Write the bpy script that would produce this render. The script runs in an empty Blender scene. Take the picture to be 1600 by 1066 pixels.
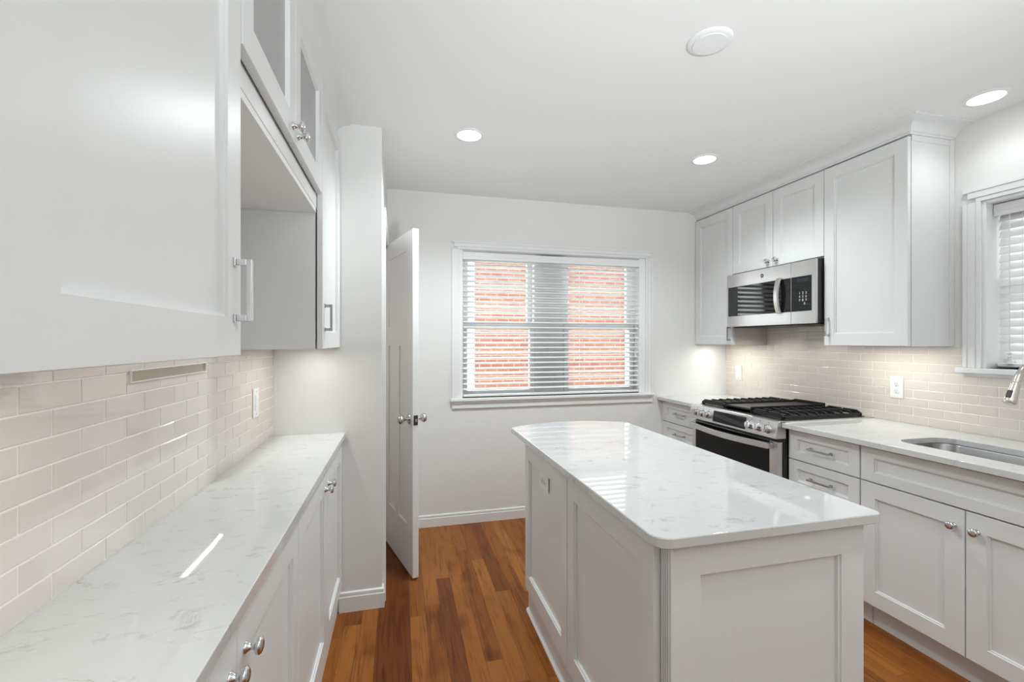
import bpy, bmesh, math, random
from mathutils import Vector, Matrix
random.seed(7)
C = bpy.context.scene.collection
SC = bpy.context.scene
PI = math.pi

# ------------------------------------------------------------------ camera, world, lights, exposure
EYE = 1.378
cam_d = bpy.data.cameras.new('camera'); cam = bpy.data.objects.new('camera', cam_d); C.objects.link(cam)
cam_d.sensor_width = 36.0; cam_d.lens = 36.0*698.5/1600; cam_d.shift_y = 1.3/1600; cam_d.clip_start = 0.02
cam.location = (0, 0, EYE); cam.rotation_euler = (PI/2, 0, -math.radians(14.06))
SC.camera = cam
SC.view_settings.view_transform = 'Standard'; SC.view_settings.look = 'None'
SC.view_settings.exposure = 0.28; SC.view_settings.gamma = 1.0; SC.view_settings.use_curve_mapping = False

w = bpy.data.worlds.new('sky'); SC.world = w; w.use_nodes = True
bg = w.node_tree.nodes['Background']; bg.inputs[0].default_value = (0.93, 0.97, 1.0, 1); bg.inputs[1].default_value = 6.0

def lamp(name, kind, loc, energy, color=(1, 1, 1), rot=(0, 0, 0), **kw):
    d = bpy.data.lights.new(name, kind); d.energy = energy; d.color = color
    for k, v in kw.items(): setattr(d, k, v)
    o = bpy.data.objects.new(name, d); C.objects.link(o); o.location = loc; o.rotation_euler = rot
    return o
# unseen lamps added behind the camera to light the ceiling, like a bounced flash
TINT = (0.885, 0.965, 1.0)
def aim(p, q): return (Vector(q)-Vector(p)).to_track_quat('-Z', 'Y').to_euler()
lamp('ceiling_fill', 'SPOT', (0.70, -1.25, 0.85), 250, TINT, aim((0.70, -1.25, 0.85), (0.95, 1.0, 2.495)), spot_size=math.radians(68), spot_blend=1.0, shadow_soft_size=.12)
lamp('ceiling_fill_rear', 'AREA', (1.0, -1.2, 1.3), 34, TINT, (PI, 0, 0), shape='DISK', size=0.6)

# ------------------------------------------------------------------ helpers
X3, Y3, Z3 = Vector((1, 0, 0)), Vector((0, 1, 0)), Vector((0, 0, 1))
class Fr:                                   # a face: u along it, z up, n out of it
    def __init__(s, O, U, N): s.O, s.U, s.N = Vector(O), Vector(U), Vector(N)
    def p(s, u, z, n): return s.O + s.U*u + Z3*z + s.N*n
class MB:
    def __init__(s): s.bm = bmesh.new()
    def hexa(s, pts, mi=0):
        v = [s.bm.verts.new(p) for p in pts]
        for q in ((0,1,2,3),(7,6,5,4),(0,4,5,1),(1,5,6,2),(2,6,7,3),(3,7,4,0)):
            f = s.bm.faces.new([v[i] for i in q]); f.material_index = mi
    def box(s, x0, x1, y0, y1, z0, z1, mi=0):
        s.hexa([(x0,y0,z0),(x1,y0,z0),(x1,y1,z0),(x0,y1,z0),(x0,y0,z1),(x1,y0,z1),(x1,y1,z1),(x0,y1,z1)], mi); return s
    def fbox(s, F, u0, u1, z0, z1, n0, n1, mi=0):
        s.hexa([F.p(u,z,n) for n in (n0,n1) for u,z in ((u0,z0),(u1,z0),(u1,z1),(u0,z1))], mi); return s
    def face(s, pts, mi=0):
        f = s.bm.faces.new([s.bm.verts.new(p) for p in pts]); f.material_index = mi; return f
    def loft(s, rings, close=True, caps=True, mi=0):
        R = [[s.bm.verts.new(p) for p in r] for r in rings]; n = len(R[0])
        for a, b in zip(R, R[1:]):
            for i in range(n if close else n-1):
                f = s.bm.faces.new((a[i], a[(i+1) % n], b[(i+1) % n], b[i])); f.material_index = mi
        if caps:
            for r in (R[0], R[-1]):
                f = s.bm.faces.new(r); f.material_index = mi
        return s
    def lathe(s, O, D, prof, seg=20, mi=0, sx=1.0):
        O = Vector(O); D = Vector(D).normalized(); A = D.orthogonal().normalized() if abs(D.z) > .9 else D.cross(Z3).normalized(); B = D.cross(A)
        s.loft([[O + D*h + A*(r*sx*math.cos(2*PI*i/seg)) + B*(r*math.sin(2*PI*i/seg)) for i in range(seg)] for r, h in prof], mi=mi); return s
    def tube(s, pts, rad, seg=12, mi=0):
        pts = [Vector(p) for p in pts]; rad = rad if isinstance(rad, (list, tuple)) else [rad]*len(pts)
        rings = []; A = None
        for i, p in enumerate(pts):
            t = (pts[min(i+1, len(pts)-1)] - pts[max(i-1, 0)]).normalized()
            A = t.orthogonal().normalized() if A is None else (A - t*A.dot(t)).normalized()
            B = t.cross(A)
            rings.append([p + A*(rad[i]*math.cos(2*PI*k/seg)) + B*(rad[i]*math.sin(2*PI*k/seg)) for k in range(seg)])
        s.loft(rings, mi=mi); return s
    def prism(s, poly, d, mi=0):            # poly: closed list of 3-D points, d: extrusion vector
        d = Vector(d); s.loft([[Vector(p) for p in poly], [Vector(p)+d for p in poly]], mi=mi); return s
    def sweep(s, path, prof, mi=0):         # path: list of (x,y); prof: (offset to the right of travel, z)
        P = [Vector((x, y)) for x, y in path]; rings = []
        for i, p in enumerate(P):
            d0 = (p - P[i-1]).normalized() if i else None
            d1 = (P[i+1] - p).normalized() if i < len(P)-1 else None
            n0 = Vector((d0.y, -d0.x)) if d0 else None; n1 = Vector((d1.y, -d1.x)) if d1 else None
            if n0 is None: m = n1
            elif n1 is None: m = n0
            else: m = (n0+n1).normalized(); m = m/ m.dot(n0)
            rings.append([Vector((p.x+m.x*o, p.y+m.y*o, z)) for o, z in prof])
        s.loft(rings, mi=mi); return s
    def build(s, name, mats, parent=None, bevel=0, smooth=None, origin=None, seg=2):
        bmesh.ops.recalc_face_normals(s.bm, faces=s.bm.faces[:])
        L = Vector((0,0,0))
        if parent is not None:
            q = parent
            while q.parent: q = q.parent
            L = q.location.copy()
        elif origin is not None: L = Vector(origin)
        for v in s.bm.verts: v.co -= L
        me = bpy.data.meshes.new(name); s.bm.to_mesh(me); s.bm.free()
        for m in (mats if isinstance(mats, (list, tuple)) else [mats]): me.materials.append(m)
        o = bpy.data.objects.new(name, me); C.objects.link(o)
        if parent is not None: o.parent = parent
        else: o.location = L
        if smooth:
            me.shade_smooth(); me.set_sharp_from_angle(angle=math.radians(smooth))
        if bevel:
            b = o.modifiers.new('bevel', 'BEVEL'); b.width = bevel; b.segments = seg; b.limit_method = 'ANGLE'; b.angle_limit = math.radians(35); b.harden_normals = False
        return o
def tag(o, label=None, cat=None, group=None, kind=None):
    if label: o['label'] = label
    if cat: o['category'] = cat
    if group: o['group'] = group
    if kind: o['kind'] = kind
    return o
def thing(name, label, cat, loc, group=None):
    o = bpy.data.objects.new(name, None); C.objects.link(o); o.location = loc; o.empty_display_size = .1
    return tag(o, label, cat, group)
def setting(name, loc=(0, 0, 0), label=None):
    o = bpy.data.objects.new(name, None); C.objects.link(o); o.location = loc; o['kind'] = 'structure'
    if label: o['label'] = label
    return o
def struct(o, label=None):
    o['kind'] = 'structure'
    if label: o['label'] = label
    return o

# ------------------------------------------------------------------ materials
def mat(name, col, rough=.5, metal=0, spec=.5, **kw):
    m = bpy.data.materials.new(name); m.use_nodes = True; b = m.node_tree.nodes['Principled BSDF']
    b.inputs['Base Color'].default_value = (*col, 1); b.inputs['Roughness'].default_value = rough
    b.inputs['Metallic'].default_value = metal; b.inputs['Specular IOR Level'].default_value = spec
    for k, v in kw.items(): b.inputs[k].default_value = v
    return m
class N:
    def __init__(s, m): s.t = m.node_tree; s.b = s.t.nodes['Principled BSDF']
    def n(s, typ, ins=None, **props):
        o = s.t.nodes.new(typ)
        for k, v in props.items(): setattr(o, k, v)
        for k, v in (ins or {}).items(): s.put(o.inputs[k], v)
        return o
    def put(s, sock, v):
        if isinstance(v, bpy.types.NodeSocket): s.t.links.new(v, sock)
        else: sock.default_value = v
    def math(s, op, a, b=0.0, c=0.0):
        o = s.t.nodes.new('ShaderNodeMath'); o.operation = op
        s.put(o.inputs[0], a); s.put(o.inputs[1], b); s.put(o.inputs[2], c); return o.outputs[0]
    def ramp(s, fac, stops, interp='LINEAR'):
        o = s.t.nodes.new('ShaderNodeValToRGB'); o.color_ramp.interpolation = interp; e = o.color_ramp.elements
        while len(e) < len(stops): e.new(.5)
        for el, (p, c) in zip(e, stops): el.position = p; el.color = (*c, 1) if len(c) == 3 else c
        s.put(o.inputs[0], fac); return o.outputs[0]
    def mix(s, f, a, b, mode='MIX'):
        o = s.t.nodes.new('ShaderNodeMix'); o.data_type = 'RGBA'; o.blend_type = mode
        s.put(o.inputs[0], f); s.put(o.inputs[6], a); s.put(o.inputs[7], b); return o.outputs[2]
    def bump(s, h, strength=.1, dist=.002):
        o = s.n('ShaderNodeBump', {'Strength': strength, 'Distance': dist, 'Height': h}); s.t.links.new(o.outputs[0], s.b.inputs['Normal'])
def noise_bump(m, scale, strength, dist=.001):
    k = N(m); g = k.n('ShaderNodeNewGeometry'); t = k.n('ShaderNodeTexNoise', {'Vector': g.outputs['Position'], 'Scale': scale, 'Detail': 3.0}); k.bump(t.outputs['Fac'], strength, dist); return m

M = {}
M['wall'] = noise_bump(mat('wall_paint', (.78, .77, .75), .6, spec=.3), 180, .08)
M['ceiling'] = noise_bump(mat('ceiling_paint', (.84, .835, .825), .75, spec=.2), 160, .06)
M['trim'] = mat('white_trim_paint', (.82, .82, .815), .3)
M['cab'] = noise_bump(mat('white_cabinet_paint', (.76, .762, .752), .33), 90, .015)
M['cab_in'] = mat('cabinet_inside', (.84, .83, .815), .5)
M['beige_side'] = mat('cabinet_side_beige', (.66, .61, .55), .45)  # beige tone for one cabinet side, darker than the cabinet paint
M['gap'] = mat('dark_gap', (.03, .03, .03), .8)
M['chrome'] = mat('polished_chrome', (.66, .66, .67), .08, 1)
M['pull'] = mat('brushed_pull_metal', (.5, .5, .5), .25, 1)
M['nickel'] = mat('brushed_nickel', (.62, .58, .53), .22, 1)
M['steel'] = mat('stainless_steel', (.66, .65, .635), .28, 1)
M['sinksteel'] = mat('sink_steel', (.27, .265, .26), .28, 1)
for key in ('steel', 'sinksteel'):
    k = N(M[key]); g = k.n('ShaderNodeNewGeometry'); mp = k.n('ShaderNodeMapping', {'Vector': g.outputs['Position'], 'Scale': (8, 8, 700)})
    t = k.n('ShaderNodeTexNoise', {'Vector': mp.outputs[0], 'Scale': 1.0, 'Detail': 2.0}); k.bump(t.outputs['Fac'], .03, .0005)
M['blackglass'] = mat('black_glass', (.008, .008, .009), .03, spec=.6)
M['ovenglass'] = mat('oven_glass', (.006, .006, .006), .06, spec=.22)
M['black'] = mat('black_enamel', (.012, .012, .012), .3)
M['iron'] = mat('cast_iron', (.009, .009, .0095), .42, spec=.35)
M['blackplastic'] = mat('black_plastic', (.02, .02, .02), .35)
M['darkmetal'] = mat('dark_latch_metal', (.10, .095, .085), .35, 1)
M['plate'] = mat('white_plastic', (.84, .83, .80), .35)
M['slot'] = mat('socket_slot', (.05, .045, .04), .6)
M['tile'] = mat('cream_tile', (.74, .685, .615), .05, spec=.9)
M['grout'] = mat('light_grout', (.92, .87, .80), .8)
M['bronze'] = mat('beige_metal_strip', (.42, .37, .29), .3, .6)
M['bulb'] = mat('lit_diffuser', (1, 1, 1), .5); b = M['bulb'].node_tree.nodes['Principled BSDF']
b.inputs['Emission Color'].default_value = (1, .97, .93, 1); b.inputs['Emission Strength'].default_value = 6
M['mark'] = mat('light_print', (.62, .62, .62), .5)
M['slat'] = mat('white_blind_slat', (.86, .86, .85), .45)
M['vinyl'] = mat('white_vinyl', (.85, .86, .86), .4)
M['cord'] = mat('blind_cord', (.8, .79, .76), .7)
k = N(M['tile']); oi = k.n('ShaderNodeNewGeometry')
k.put(k.b.inputs['Base Color'], k.ramp(oi.outputs['Random Per Island'], [(0, (.70, .635, .56)), (.5, (.72, .655, .58)), (1, (.74, .675, .60))]))
t = k.n('ShaderNodeTexNoise', {'Vector': oi.outputs['Position'], 'Scale': 22.0, 'Detail': 1.0}); k.bump(t.outputs['Fac'], .05, .002)

def glass(name, tint=(1, 1, 1), ior=1.45, frost=0.0):
    m = bpy.data.materials.new(name); m.use_nodes = True; t = m.node_tree; t.nodes.remove(t.nodes['Principled BSDF'])
    tr = t.nodes.new('ShaderNodeBsdfTransparent'); tr.inputs[0].default_value = (*tint, 1)
    gl = t.nodes.new('ShaderNodeBsdfGlossy'); gl.inputs['Roughness'].default_value = .01
    fr = t.nodes.new('ShaderNodeFresnel'); fr.inputs[0].default_value = ior
    mx = t.nodes.new('ShaderNodeMixShader'); t.links.new(fr.outputs[0], mx.inputs[0]); t.links.new(tr.outputs[0], mx.inputs[1]); t.links.new(gl.outputs[0], mx.inputs[2])
    out = mx.outputs[0]
    if frost:
        df = t.nodes.new('ShaderNodeBsdfDiffuse'); df.inputs[0].default_value = (.72, .72, .71, 1)
        m2 = t.nodes.new('ShaderNodeMixShader'); m2.inputs[0].default_value = frost; t.links.new(out, m2.inputs[1]); t.links.new(df.outputs[0], m2.inputs[2]); out = m2.outputs[0]
    t.links.new(out, t.nodes['Material Output'].inputs[0]); return m
M['glass'] = glass('clear_pane'); M['cabglass'] = glass('cabinet_pane', (.95, .95, .95), 1.7, .42)

# quartz
M['quartz'] = mat('white_quartz', (.84, .835, .825), .03, spec=.85)
k = N(M['quartz']); g = k.n('ShaderNodeNewGeometry')
mp = k.n('ShaderNodeMapping', {'Vector': g.outputs['Position'], 'Rotation': (0, 0, .5), 'Scale': (1.0, 1.8, 1.0)})
n1 = k.n('ShaderNodeTexNoise', {'Vector': mp.outputs[0], 'Scale': 6.5, 'Detail': 8.0, 'Roughness': .62, 'Distortion': .9})
v = k.math('ABSOLUTE', k.math('SUBTRACT', n1.outputs['Fac'], .5))
vein = k.ramp(v, [(0, (1, 1, 1)), (.012, (.55, .55, .55)), (.035, (0, 0, 0))])
n2 = k.n('ShaderNodeTexNoise', {'Vector': mp.outputs[0], 'Scale': 11.0, 'Detail': 4.0, 'Roughness': .65})
msk = k.ramp(n2.outputs['Fac'], [(.50, (0, 0, 0)), (.66, (1, 1, 1))])
n3 = k.n('ShaderNodeTexNoise', {'Vector': g.outputs['Position'], 'Scale': 2.0, 'Detail': 4.0})
base = k.ramp(n3.outputs['Fac'], [(.3, (.59, .59, .58)), (.7, (.64, .64, .63))])
fac = k.math('MULTIPLY', k.math('MULTIPLY', vein, msk), .8)
k.put(k.b.inputs['Base Color'], k.mix(fac, base, (.36, .35, .34, 1)))

# oak strip floor
M['floor'] = mat('oak_floor', (.4, .15, .05), .30, spec=.16)
k = N(M['floor']); g = k.n('ShaderNodeNewGeometry'); xyz = k.n('ShaderNodeSeparateXYZ', {0: g.outputs['Position']})
x, y = xyz.outputs[0], xyz.outputs[1]
W_, L_ = .0775, 1.05
xr = k.math('DIVIDE', k.math('ADD', x, 4.9895), W_); row = k.math('FLOOR', xr); fx = k.math('FRACT', xr)
r1 = k.n('ShaderNodeTexWhiteNoise', {'W': row}, noise_dimensions='1D').outputs['Value']
yr = k.math('ADD', k.math('DIVIDE', y, L_), k.math('MULTIPLY', r1, 13.0)); col = k.math('FLOOR', yr); fy = k.math('FRACT', yr)
cid = k.n('ShaderNodeCombineXYZ', {0: row, 1: col})
r2 = k.n('ShaderNodeTexWhiteNoise', {'Vector': cid.outputs[0]}, noise_dimensions='2D').outputs['Value']
gx = k.math('MINIMUM', fx, k.math('SUBTRACT', 1.0, fx)); gy = k.math('MINIMUM', fy, k.math('SUBTRACT', 1.0, fy))
gap = k.math('MINIMUM', k.math('MULTIPLY', gx, W_), k.math('MULTIPLY', gy, L_))
gapf = k.ramp(k.math('MULTIPLY', gap, 100.0), [(0, (0, 0, 0)), (.11, (1, 1, 1))])
board = k.ramp(r2, [(0, (.175, .052, .011)), (.18, (.24, .076, .0145)), (.5, (.295, .099, .019)), (.8, (.355, .127, .026)), (1, (.255, .080, .0155))])
off = k.n('ShaderNodeCombineXYZ', {0: k.math('MULTIPLY', x, 1.0), 1: k.math('ADD', y, k.math('MULTIPLY', r2, 40.0)), 2: k.math('MULTIPLY', r2, 17.0)})
mg = k.n('ShaderNodeMapping', {'Vector': off.outputs[0], 'Scale': (55, 2.6, 1)})
gr = k.n('ShaderNodeTexNoise', {'Vector': mg.outputs[0], 'Scale': 1.0, 'Detail': 5.0, 'Roughness': .6, 'Distortion': 1.2})
grc = k.ramp(gr.outputs['Fac'], [(.30, (.50, .44, .40)), (.50, (1, 1, 1)), (.75, (1.08, 1.08, 1.08))])
mk = k.n('ShaderNodeMapping', {'Vector': off.outputs[0], 'Scale': (9, 4, 1)})
kn = k.n('ShaderNodeTexNoise', {'Vector': mk.outputs[0], 'Scale': 1.0, 'Detail': 2.0})
knc = k.ramp(kn.outputs['Fac'], [(.25, (.60, .55, .50)), (.44, (1, 1, 1))])
c1 = k.mix(1.0, board, grc, 'MULTIPLY'); c2 = k.mix(1.0, c1, knc, 'MULTIPLY'); dark_rows = k.math('MULTIPLY', k.math('GREATER_THAN', x, -.107), k.math('LESS_THAN', x, .048))    # two darker, redder boards beside the doorway
c2 = k.mix(dark_rows, c2, k.mix(1.0, c2, (.55, .46, .50, 1), 'MULTIPLY'))
c3 = k.mix(gapf, (.07, .022, .008, 1), c2)
k.put(k.b.inputs['Base Color'], c3); k.bump(k.math('ADD', gapf, k.math('MULTIPLY', gr.outputs['Fac'], .12)), .25, .001)

# brick
M['brick'] = mat('red_brick', (.5, .2, .12), .8)
k = N(M['brick']); g = k.n('ShaderNodeNewGeometry'); xyz = k.n('ShaderNodeSeparateXYZ', {0: g.outputs['Position']})
cv = k.n('ShaderNodeCombineXYZ', {0: xyz.outputs[0], 1: xyz.outputs[2]})
bt = k.n('ShaderNodeTexBrick', {'Vector': cv.outputs[0], 'Color1': (.155, .045, .024, 1), 'Color2': (.20, .078, .047, 1), 'Mortar': (.26, .225, .185, 1), 'Scale': 1.0, 'Mortar Size': .007, 'Bias': 0.0, 'Brick Width': .215, 'Row Height': .0755})
k.put(k.b.inputs['Base Color'], bt.outputs['Color'])
M['lawn'] = mat('lawn', (.25, .27, .16), .9)

# ------------------------------------------------------------------ key dimensions (metres; camera above the origin)
XL, XR = -.610, 2.810          # left and right walls
YE, YB = 2.425, 3.384          # end of left run, back wall
XC = -.092                     # corner of the return wall
ZC = 2.495                     # ceiling
CT = .914; TH = .027           # counter top and slab thickness
YN = -2.2                      # open side behind the camera
FL = Fr((0, 0, 0), Y3, X3)     # left cabinets: u = y, n = x
FRt = Fr((0, 0, 0), Y3, -X3)   # right side: u = y, n = -x
FB = Fr((0, 0, 0), X3, -Y3)    # back wall: u = x, n = -y

# ------------------------------------------------------------------ room shell
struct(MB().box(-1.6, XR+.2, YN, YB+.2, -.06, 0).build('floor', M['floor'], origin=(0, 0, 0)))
struct(MB().box(-1.6, XR+.2, YN, YB+.2, ZC, ZC+.08).build('ceiling', M['ceiling'], origin=(0, 0, ZC)))
struct(MB().box(XL-.12, XL, YN, YE, 0, ZC).build('wall_left', M['wall'], origin=(XL, 0, 0)))
struct(MB().box(XL-.12, XC, YE, YE+.045, 0, ZC).build('wall_return', M['wall'], origin=(XL, YE, 0)))
# wall beside the open door, with its doorway
DY0, DY1, DZ = 2.53, 3.285, 2.03
b = MB().box(XC-.1, XC, YE+.045, DY0, 0, ZC).box(XC-.1, XC, DY1, YB, 0, ZC).box(XC-.1, XC, DY0, DY1, DZ, ZC)
struct(b.build('wall_pantry', M['wall'], origin=(XC, YE, 0)))
b = MB().box(-1.5, -1.4, YE-.2, YB+.12, 0, ZC).box(-1.4, XL-.12, YE-.2, YE-.1, 0, ZC)
struct(b.build('wall_closet', M['wall'], origin=(-1.5, YE, 0)))
# back wall with window opening
WX0, WX1, WZ0, WZ1 = .440, 2.005, .950, 2.080
b = MB().box(-1.5, WX0, YB, YB+.16, 0, ZC).box(WX1, XR+.12, YB, YB+.16, 0, ZC).box(WX0, WX1, YB, YB+.16, 0, WZ0).box(WX0, WX1, YB, YB+.16, WZ1, ZC)
struct(b.build('wall_back', M['wall'], origin=(0, YB, 0)))
# right wall with window opening over the sink
SY0, SY1, SZ0, SZ1 = .78, 1.590, 1.247, 2.078
b = MB().box(XR, XR+.18, YN, SY0, 0, ZC).box(XR, XR+.18, SY1, YB, 0, ZC).box(XR, XR+.18, SY0, SY1, 0, SZ0).box(XR, XR+.18, SY0, SY1, SZ1, ZC)
struct(b.build('wall_right', M['wall'], origin=(XR, 0, 0)))
b = MB().box(XL-.12, XR+.18, YN-.12, YN, 0, ZC)
struct(b.build('wall_near', M['wall'], origin=(0, YN, 0)))

# baseboards
def base_prof(h=.095, t=.014): return [(0, 0), (t, 0), (t, h-.024), (t-.006, h-.020), (t-.003, h-.014), (t-.004, h-.004), (t-.010, h), (0, h)]
def flip(p): return [(-o, z) for o, z in p]
bb = MB().sweep([(XC, YB), (2.165, YB)], base_prof(.087)); struct(bb.build('baseboard_back', M['trim'], smooth=30, origin=(0, YB, 0)))
bb = MB().sweep([(-.300, YE), (XC, YE), (XC, DY0-.065)], base_prof(.10)); struct(bb.build('baseboard_return', M['trim'], smooth=30, origin=(XC, YE, 0)))
# crown mouldings above the cabinets
def crown(z0, pr): 
    h = ZC - z0
    c = [(0, z0), (.006, z0), (.006, z0+.010), (.012, z0+.013)]
    for i in range(1, 8):
        a = i/8*PI/2; c.append((.012+(pr-.018)*(1-math.cos(a)), z0+.013+(h-.022)*math.sin(a)))
    return c + [(pr, ZC-.006), (pr, ZC), (0, ZC)]
b = MB().sweep([(-.322, YE-.001), (-.322, -.6)], flip(crown(2.425, .076))); struct(b.build('trim_1', M['cab'], smooth=35, origin=(XL, 0, 2.4)), 'crown moulding above the left upper cabinets')
b = MB().sweep([(2.505, YB-.001), (2.505, 1.7065), (XR, 1.7065)], crown(2.430, .085)); struct(b.build('trim_2', M['cab'], smooth=35, origin=(XR, 2, 2.4)), 'crown moulding above the right upper cabinets')

# ------------------------------------------------------------------ hardware
def knob(F, u, z, n, parent, r=.0165, m='chrome'):
    O = F.p(u, z, n)
    prof = [(.0, 0), (.0115, 0), (.0115, .0025), (.009, .005), (.0062, .010), (.0056, .015), (.0085, .0185), (.0145, .021), (r, .0245), (r*.985, .027), (r*.80, .0305), (r*.45, .0325), (.0005, .033)]
    return MB().lathe(O, F.N, prof[1:], 24).build('knob', M[m], parent, smooth=50)
def pull(F, u, z, n, length, vertical, parent, m='pull'):
    h = length/2; b = MB(); t = .0048; pr = .030
    def bx(a0, a1, c0, c1, n0, n1):
        if vertical: b.fbox(F, u+c0, u+c1, z+a0, z+a1, n+n0, n+n1)
        else: b.fbox(F, u+a0, u+a1, z+c0, z+c1, n+n0, n+n1)
    bx(-h, h, -t, t, pr-.009, pr)
    for s in (-1, 1):
        a = s*(h-.006); bx(a-.006, a+.006, -t, t, .004, pr-.009); bx(a-.008, a+.008, -.0075, .0075, 0, .004)
    return b.build('handle', M[m], parent, bevel=.0012)

def shaker(F, u0, u1, z0, z1, n, name, parent, stile=.065, rail=None, t=.020, rec=.0115, open_=False, m='cab', g=.0021, rails=None):
    """A five-piece front: frame with a recessed flat panel (or an open frame for glass)."""
    rail = rail or stile; rb, rt = rails or (rail, rail)
    u0, u1, z0, z1 = u0+g, u1-g, z0+g, z1-g
    b = MB(); bm = b.bm; e = .0045
    def ring(i0, iz0, iz1, nn): return [bm.verts.new(F.p(*q, nn)) for q in ((u0+i0, z0+iz0), (u1-i0, z0+iz0), (u1-i0, z1-iz1), (u0+i0, z1-iz1))]
    def band(A, B):
        for i in range(4): bm.faces.new((A[i], A[(i+1) % 4], B[(i+1) % 4], B[i]))
    r0 = ring(0, 0, 0, n); r1 = ring(0, 0, 0, n+t-.0012); r1b = ring(.0012, .0012, .0012, n+t); r2 = ring(stile, rb, rt, n+t)
    band(r0, r1); band(r1, r1b); band(r1b, r2)
    if open_:
        r3 = ring(stile+e, rb+e, rt+e, n+t-rec); r4 = ring(stile+e, rb+e, rt+e, n); band(r2, r3); band(r3, r4); band(r4, r0)
    else:
        r3 = ring(stile+.0008, rb+.0008, rt+.0008, n+t-.0045); r4 = ring(stile+.0062, rb+.0062, rt+.0062, n+t-.0055); r5 = ring(stile+.0072, rb+.0072, rt+.0072, n+t-rec)
        band(r2, r3); band(r3, r4); band(r4, r5); bm.faces.new(r5); bm.faces.new(r0)
    return b.build(name, M[m], parent)

# ------------------------------------------------------------------ left upper cabinets
UB = 1.350; UT = 2.400; DF = -.320     # underside, door top, carcass front
def carcass_left(y0, y1, z0, z1, parent):
    return MB().box(XL+.001, DF, y0, y1, z0, z1).build('carcass', M['cab'], parent, bevel=.001)
t = thing('wall_cabinet', 'large white upper cabinet nearest the camera at left, with a long chrome bar pull', 'cabinet', (XL, .70, UB))
MB().box(XL+.001, DF, .425, .962, UB+.002, 2.43).build('carcass', M['cab'], t)
d = shaker(FL, .424, .966, UB, UT, DF+.002, 'door', t, .066, .070); pull(FL, .930, 1.474, DF+.022, .116, True, d, 'chrome')
t = thing('wall_cabinet', 'tall white upper cabinet against the return wall, beyond the open niche', 'cabinet', (XL, 2.16, UB))
MB().box(XL+.001, DF-.004, 1.897, YE-.001, UB-.002, 2.43).build('carcass', M['cab'], t)
d = shaker(FL, 1.893, YE-.004, UB-.002, UT, DF+.003, 'door', t, .066, .072); pull(FL, 1.945, 1.476, DF+.023, .108, True, d)
# glass-door cabinet over the niche
t = thing('glass_cabinet', 'white upper cabinet with two glass doors above the open niche', 'cabinet', (XL, 1.43, 1.89))
GY0, GY1, GZ0, GZ1 = .966, 1.893, 1.885, 2.43
b = MB().box(XL+.001, DF, GY0, GY0+.018, GZ0, GZ1).box(XL+.001, DF, GY1-.018, GY1, GZ0, GZ1).box(XL+.001, DF, GY0+.018, GY1-.018, GZ0, GZ0+.018).box(XL+.001, DF, GY0+.018, GY1-.018, GZ1-.03, GZ1)
b.box(XL+.001, XL+.012, GY0+.018, GY1-.018, GZ0+.018, GZ1-.03)
b.build('carcass', M['cab_in'], t)
MB().box(DF-.018, DF+.002, GY0, GY1, 1.903, 1.9505).build('rail', M['cab'], t, bevel=.001)
MB().box(DF-.018, DF-.004, GY0+.018, GY1-.018, 1.9505, 1.975).build('face_frame', M['cab'], t)
MB().box(XL+.012, DF-.04, GY0+.018, GY1-.018, 2.170, 2.186).build('shelf', M['cab_in'], t)
YM = 1.425
for (a, c, kn) in ((GY0+.004, YM, YM-.034), (YM, GY1-.006, YM+.034)):
    d = shaker(FL, a, c, 1.957, UT, DF+.003, 'glass_door', t, .066, .070, open_=True)
    MB().box(DF+.007, DF+.011, a+.062, c-.062, 2.020, UT-.062).build('pane', M['cabglass'], d)
    knob(FL, kn, 1.995, DF+.023, d)

# ------------------------------------------------------------------ left base run
LF = -.288; LC = -.309
def base_left(y0, ym, y1, label):
    t = thing('base_cabinet', label, 'cabinet', (XL, ym, 0))
    MB().box(XL+.001, LC, y0, y1, .0, CT-TH).build('carcass', M['cab'], t)
    for a, c, kn in ((y0, ym, ym-.040), (ym, y1, ym+.042)):
        d = shaker(FL, a, c, .125, .862, LC+.001, 'door', t, .066, .078); knob(FL, kn, .793, LF, d)
    return t
base_left(.395, .912, 1.4185, 'white base cabinet nearest the camera under the left counter')
base_left(1.4195, 1.936, YE-.001, 'white base cabinet at the far end under the left counter, by the return wall')
b = MB().box(XL+.001, -.271, -.5, YE-.001, CT-TH, CT)
tag(b.build('countertop', M['quartz'], origin=(XL, 1, CT-TH), bevel=.002), 'long narrow white quartz counter along the left tiled wall', 'counter')

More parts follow.
